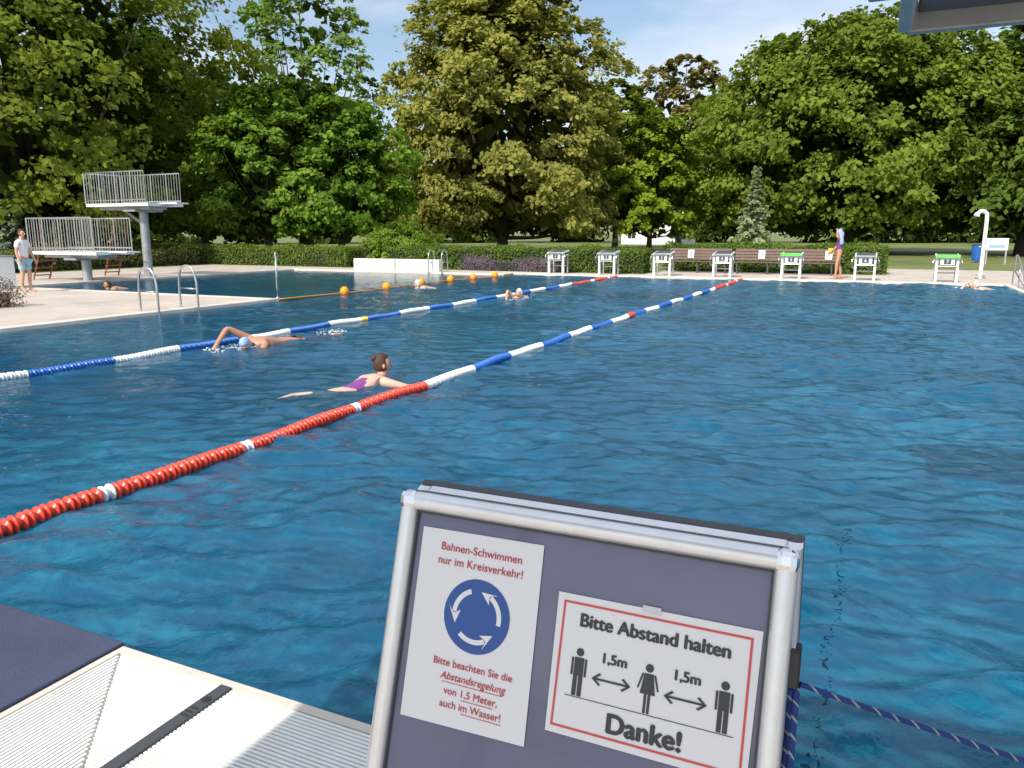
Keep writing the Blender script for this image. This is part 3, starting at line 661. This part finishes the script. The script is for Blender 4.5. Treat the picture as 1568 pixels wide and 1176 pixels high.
skin('swimsuit',{'pelvis':((0,0,.93),(.16,.115)),'w':((0,0,1.10),(.137,.10)),'c':((0,.01,1.28),(.167,.122)),'n':((0,0,1.37),(.12,.09)),'sl':((-.10,0,1.46),.03),'sr':((.10,0,1.46),.03)},[('pelvis','w'),('w','c'),('c','n'),('n','sl'),('n','sr')],'purple',r_)
head(r_,(0,.03,1.65),0,rad(8),'skin_tan','capblue',False,True)
w=MB();w.box((.28,.24,.98),(.05,.20,.20),'yellow');w.obj('kickboard',r_,bevel=.02)
w=MB();w.tube(bez([(-.13,.1,1.72),(-.17,.02,1.60),(-.20,-.02,1.42),(-.19,-.04,1.22)],5),[.05,.06,.065,.07,.07,.07,.07,.07,.07,.07,.07,.07,.07,.07,.06,.05],'capblue',10);w.obj('towel',r_,smooth=True)
root=empty('breaststroke_swimmer',(-4.85,6.95,-.074),rad(-8))
J={'pelvis':((0,-.60,-.060),(.155,.10)),'waist':((0,-.44,-.045),(.13,.09)),'chest':((0,-.22,.0),(.16,.10)),'neckb':((0,-.06,.055),(.09,.07)),'neck':((0,.01,.095),.055)}
E=[('pelvis','waist'),('waist','chest'),('chest','neckb'),('neckb','neck')]
for s,c in((-1,'l'),(1,'r')):
    J['sh'+c]=((s*.17,-.08,.035),.058);J['el'+c]=((s*.36,.06,-.03),.042);J['wr'+c]=((s*.36,.30,-.035),.03);E+=[('neckb','sh'+c),('sh'+c,'el'+c),('el'+c,'wr'+c)];hand(J,E,'wr'+c,(s*.36,.30,-.035),(-s*.4,1,-.1),(0,0,-1))
    J['hp'+c]=((s*.10,-.68,-.055),.09);J['kn'+c]=((s*.30,-.98,-.036),.062);J['an'+c]=((s*.20,-1.32,-.020),.038);J['to'+c]=((s*.32,-1.42,-.02),(.04,.025));E+=[('pelvis','hp'+c),('hp'+c,'kn'+c),('kn'+c,'an'+c),('an'+c,'to'+c)]
skin('body',J,E,'skin_pale',root)
skin('swimsuit',{'pelvis':((0,-.60,-.060),(.165,.11)),'a':((0,-.44,-.04),(.14,.10)),'b':((0,-.26,.0),(.155,.108)),'sl':((-.08,-.06,.085),.03),'sr':((.08,-.06,.085),.03)},[('pelvis','a'),('a','b'),('b','sl'),('b','sr')],'purple',root)
head(root,(0,.05,.20),rad(-35),rad(5),'skin','hair',True)
root=empty('freestyle_swimmer',(-8.08,8.35,-.065),rad(176))
J={'pelvis':((0,-.80,-.03),(.15,.10)),'waist':((0,-.60,-.02),(.13,.10)),'chest':((0,-.34,.01),(.17,.115)),'neckb':((0,-.16,.03),(.10,.08)),'neck':((0,-.06,.03),.06),
 'shl':((-.18,-.18,.05),.062),'ell':((-.24,.02,-.10),.045),'wrl':((-.16,.26,-.18),.03),
 'shr':((.18,-.20,.09),.066),'elr':((.30,.10,.27),.047),'wrr':((.24,.36,.06),.031)}
E=[('pelvis','waist'),('waist','chest'),('chest','neckb'),('neckb','neck'),('neckb','shl'),('shl','ell'),('ell','wrl'),('neckb','shr'),('shr','elr'),('elr','wrr')]
hand(J,E,'wrr',(.24,.36,.06),(-.1,.6,-.6),(0,-.6,-.6),1.05);hand(J,E,'wrl',(-.16,.26,-.18),(0,1,-.4),(0,0,-1),1.05)
for s,c in((-1,'l'),(1,'r')):
    J['hp'+c]=((s*.10,-.88,-.04),.09);J['kn'+c]=((s*.11,-1.28,-.05+s*.015),.062);J['an'+c]=((s*.10,-1.68,-.03-s*.02),.038);J['to'+c]=((s*.12,-1.86,-.03-s*.02),(.04,.02));E+=[('pelvis','hp'+c),('hp'+c,'kn'+c),('kn'+c,'an'+c),('an'+c,'to'+c)]
skin('body',J,E,'skin_tan',root);head(root,(-.01,.06,.045),rad(30),rad(-50),'skin','capblue')
skin('trunks',{'pelvis':((0,-.82,-.03),(.16,.11)),'a':((-.10,-.95,-.04),.095),'b':((.10,-.95,-.04),.095)},[('pelvis','a'),('pelvis','b')],'darkgrey',root)
def swimmer(x,y,rz,skinm,cover,arm=False):
    root=empty('swimmer',(x,y,-.08),rz)
    J={'pelvis':((0,-.66,-.10),(.15,.10)),'chest':((0,-.28,-.01),(.165,.11)),'neckb':((0,-.10,.03),(.10,.08)),'neck':((0,-.02,.07),.058),'shl':((-.18,-.12,.01),.06),'ell':((-.36,.05,-.06),.045),'wrl':((-.30,.28,-.09),.03),'shr':((.18,-.12,.01),.06),
     'elr':((.30,.06,.22) if arm else (.36,.05,-.06),.045),'wrr':((.24,.30,.02) if arm else(.30,.28,-.09),.03)}
    E=[('pelvis','chest'),('chest','neckb'),('neckb','neck'),('neckb','shl'),('shl','ell'),('ell','wrl'),('neckb','shr'),('shr','elr'),('elr','wrr')]
    for s,c in((-1,'l'),(1,'r')):
        hand(J,E,'wr'+c,J['wr'+c][0],(-s*.2,1,-.2),(0,0,-1))
        J['kn'+c]=((s*.12,-1.06,-.15),.062);J['an'+c]=((s*.11,-1.45,-.16),.038);E+=[('pelvis','kn'+c),('kn'+c,'an'+c)]
    skin('body',J,E,skinm,root);head(root,(0,.03,.15),0,rad(5),skinm,cover)
swimmer(-12.2,19.6,rad(150),'skin_pale','capwhite');swimmer(-20.2,15.5,rad(160),'skin_tan','hair');swimmer(-8.0,17.6,rad(185),'skin','capwhite',True);swimmer(2.7,26.0,rad(120),'skin_pale','capwhite',True)
def splash(name,c,r,n,seed):
    rng=np.random.default_rng(seed);w=MB()
    for i in range(n):
        a=rng.random()*6.28;d=r*math.sqrt(rng.random());h_=abs(rng.normal())*.015
        s=.004+.010*rng.random()
        w.ball((d*math.cos(a),d*math.sin(a)*1.6,h_-.002),(s,s*1.3,s*.6),'foam',6,4)
    w.obj(name,loc=(c[0],c[1],-.045),smooth=True)
splash('splash_foam',(-8.15,8.1),.28,120,1);splash('splash_foam',(-7.95,10.1),.2,80,2);splash('splash_foam',(-8.0,17.5),.35,60,4);splash('splash_foam',(2.5,26.1),.4,60,5)
# ------------------------------------------------------------------ vegetation
G1=((.07,.12,.02),(.27,.33,.055));GY=((.08,.12,.02),(.30,.34,.055));GB=((.065,.14,.02),(.26,.39,.06));GD=((.05,.10,.02),(.18,.25,.05));GO=((.14,.12,.04),(.34,.28,.11));GA=((.09,.16,.035),(.29,.40,.11))
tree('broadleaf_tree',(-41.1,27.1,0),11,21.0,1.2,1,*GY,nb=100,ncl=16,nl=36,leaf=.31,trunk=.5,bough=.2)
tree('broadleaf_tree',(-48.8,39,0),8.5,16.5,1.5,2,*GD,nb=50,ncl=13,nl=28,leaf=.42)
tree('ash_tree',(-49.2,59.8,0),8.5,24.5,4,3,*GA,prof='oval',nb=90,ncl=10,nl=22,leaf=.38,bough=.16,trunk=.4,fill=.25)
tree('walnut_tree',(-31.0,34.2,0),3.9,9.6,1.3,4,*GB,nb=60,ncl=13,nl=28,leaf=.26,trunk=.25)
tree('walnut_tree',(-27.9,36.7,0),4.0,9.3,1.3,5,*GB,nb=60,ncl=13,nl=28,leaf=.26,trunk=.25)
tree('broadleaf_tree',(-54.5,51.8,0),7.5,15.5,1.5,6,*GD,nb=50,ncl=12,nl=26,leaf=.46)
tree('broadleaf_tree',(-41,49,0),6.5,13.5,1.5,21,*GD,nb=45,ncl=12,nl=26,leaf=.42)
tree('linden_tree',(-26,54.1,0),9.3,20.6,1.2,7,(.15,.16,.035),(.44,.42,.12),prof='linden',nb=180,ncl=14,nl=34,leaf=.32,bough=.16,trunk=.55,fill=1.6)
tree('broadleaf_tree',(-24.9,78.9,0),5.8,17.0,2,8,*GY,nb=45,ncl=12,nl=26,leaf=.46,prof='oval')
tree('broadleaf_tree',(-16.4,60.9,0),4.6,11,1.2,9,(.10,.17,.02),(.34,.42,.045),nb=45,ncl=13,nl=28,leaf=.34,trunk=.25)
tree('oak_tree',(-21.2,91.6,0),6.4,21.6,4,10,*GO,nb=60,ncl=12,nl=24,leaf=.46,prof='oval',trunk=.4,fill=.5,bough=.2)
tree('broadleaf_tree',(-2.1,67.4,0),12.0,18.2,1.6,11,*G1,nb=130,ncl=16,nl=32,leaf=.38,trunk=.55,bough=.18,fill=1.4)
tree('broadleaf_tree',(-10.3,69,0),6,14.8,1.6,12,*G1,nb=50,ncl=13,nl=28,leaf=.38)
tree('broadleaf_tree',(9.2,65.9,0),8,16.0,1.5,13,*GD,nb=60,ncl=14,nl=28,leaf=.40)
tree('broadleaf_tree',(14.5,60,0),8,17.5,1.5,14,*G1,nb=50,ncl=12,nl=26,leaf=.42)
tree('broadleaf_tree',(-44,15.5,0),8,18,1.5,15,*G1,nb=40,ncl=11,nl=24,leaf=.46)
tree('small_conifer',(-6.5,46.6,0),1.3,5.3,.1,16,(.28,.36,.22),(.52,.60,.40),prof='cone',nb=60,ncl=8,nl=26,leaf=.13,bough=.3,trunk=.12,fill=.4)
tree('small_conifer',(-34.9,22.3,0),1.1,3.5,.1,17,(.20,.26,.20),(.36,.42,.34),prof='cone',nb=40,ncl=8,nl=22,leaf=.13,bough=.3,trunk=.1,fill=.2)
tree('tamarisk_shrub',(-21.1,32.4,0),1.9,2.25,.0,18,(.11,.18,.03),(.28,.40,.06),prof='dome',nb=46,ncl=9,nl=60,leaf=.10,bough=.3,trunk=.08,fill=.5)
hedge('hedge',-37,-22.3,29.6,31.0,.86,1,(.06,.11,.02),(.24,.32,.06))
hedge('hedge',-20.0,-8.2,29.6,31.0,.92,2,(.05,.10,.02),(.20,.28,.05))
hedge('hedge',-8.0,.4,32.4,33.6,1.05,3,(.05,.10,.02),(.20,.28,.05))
hedge('hedge',-34,-31,12,29,.7,4,(.07,.09,.03),(.22,.23,.08),size=.12,dens=200)
hedge('lavender_bed',-15.8,-11.3,29.05,29.5,.42,5,(.12,.11,.09),(.28,.19,.32),size=.06,dens=900,wob=.09,spread=.06)
hedge('lavender_bed',-17.6,-16.6,9.9,10.5,.38,6,(.12,.11,.09),(.30,.22,.24),size=.05,dens=1500,wob=.08,spread=.08)
rng=np.random.default_rng(77);Ps=[];Ns=[];Cs=[]
line=[(-110,-30),(-100,20),(-95,60),(-78,100),(-50,128),(-10,140),(30,150),(75,130),(100,80),(110,20)]
nb=300
for i in range(nb):
    t=(i+rng.random())/nb*(len(line)-1);k=int(t);f=t-k
    x=line[k][0]*(1-f)+line[k+1][0]*f+rng.normal()*4;y=line[k][1]*(1-f)+line[k+1][1]*f+rng.normal()*4
    R0=2.5+2*rng.random();z=rng.random()**.8*10+1;n=300
    g=rng.normal(size=(n,3));g/=np.linalg.norm(g,axis=1,keepdims=True)
    Ps.append(np.array([x,y,z])+g*R0*np.array([1.2,1.2,.8])*(.7+.4*rng.random((n,1))));Ns.append(g+[0,0,.5]+rng.normal(size=(n,3))*.4)
    c=rng.random();Cs.append(np.tile(np.array([.02,.045,.01])*(1-c)+np.array([.07,.10,.025])*c,(n,1))*(.6+.8*rng.random((n,1))))
P=np.concatenate(Ps);P[:,2]=np.maximum(P[:,2],.05)
quads('distant_trees',leaves(rng,P,np.concatenate(Ns),1.1),np.concatenate(Cs),M['leaf'])
# ------------------------------------------------------------------ light, sky
el=rad(40);S=Vector((-.15*math.cos(el),-.9887*math.cos(el),math.sin(el))).normalized()
sd=bpy.data.lights.new('sun','SUN');sd.energy=5.0;sd.angle=rad(.5);sd.color=(1,.94,.83);so=bpy.data.objects.new('sun',sd);COL.objects.link(so)
so.rotation_euler=S.to_track_quat('Z','Y').to_euler()
wd=bpy.data.worlds.new('World');scene.world=wd;wd.use_nodes=True;nt=wd.node_tree;N=nt.nodes;L=nt.links;N.clear()
o=N.new('ShaderNodeOutputWorld');bg=N.new('ShaderNodeBackground');bg.inputs[1].default_value=.15
sk=N.new('ShaderNodeTexSky');sk.sky_type='NISHITA';sk.sun_disc=False;sk.sun_elevation=el;sk.sun_rotation=math.atan2(S.x,S.y);sk.air_density=1.1;sk.dust_density=1.0;sk.ozone_density=1.4
tc=N.new('ShaderNodeTexCoord');mp=N.new('ShaderNodeMapping');mp.inputs['Scale'].default_value=(1,1,3.2);n=N.new('ShaderNodeTexNoise');n.inputs['Scale'].default_value=2.1;n.inputs['Detail'].default_value=7;n.inputs['Roughness'].default_value=.55
r=N.new('ShaderNodeValToRGB');r.color_ramp.elements[0].position=.44;r.color_ramp.elements[0].color=(.08,.08,.08,1);r.color_ramp.elements[1].position=.66;r.color_ramp.elements[1].color=(.9,.9,.9,1)
sp=N.new('ShaderNodeSeparateXYZ');mrz=N.new('ShaderNodeMapRange');mrz.inputs[1].default_value=.30;mrz.inputs[2].default_value=.70;mrz.inputs[3].default_value=0;mrz.inputs[4].default_value=.14
ad=N.new('ShaderNodeMath');ad.operation='ADD'
mx=N.new('ShaderNodeMixRGB');mx.inputs[2].default_value=(6.0,6.4,7.2,1)
L.new(tc.outputs['Generated'],mp.inputs[0]);L.new(tc.outputs['Generated'],sp.inputs[0]);L.new(sp.outputs[2],mrz.inputs[0]);L.new(mp.outputs[0],n.inputs[0]);L.new(n.outputs[0],ad.inputs[0]);L.new(mrz.outputs[0],ad.inputs[1]);L.new(ad.outputs[0],r.inputs[0]);L.new(r.outputs[0],mx.inputs[0]);L.new(sk.outputs[0],mx.inputs[1]);L.new(mx.outputs[0],bg.inputs[0]);L.new(bg.outputs[0],o.inputs[0])
# ------------------------------------------------------------------ camera
cd=bpy.data.cameras.new('camera');cd.sensor_width=36;cd.lens=1180/1568*36;cd.clip_start=.05;cd.clip_end=6000
co=bpy.data.objects.new('camera',cd);COL.objects.link(co);co.location=(0,0,1.55);co.rotation_euler=(rad(90)-math.atan(231/1180),0,rad(25));scene.camera=co
scene.view_settings.view_transform='Standard';scene.view_settings.look='None';scene.view_settings.exposure=0
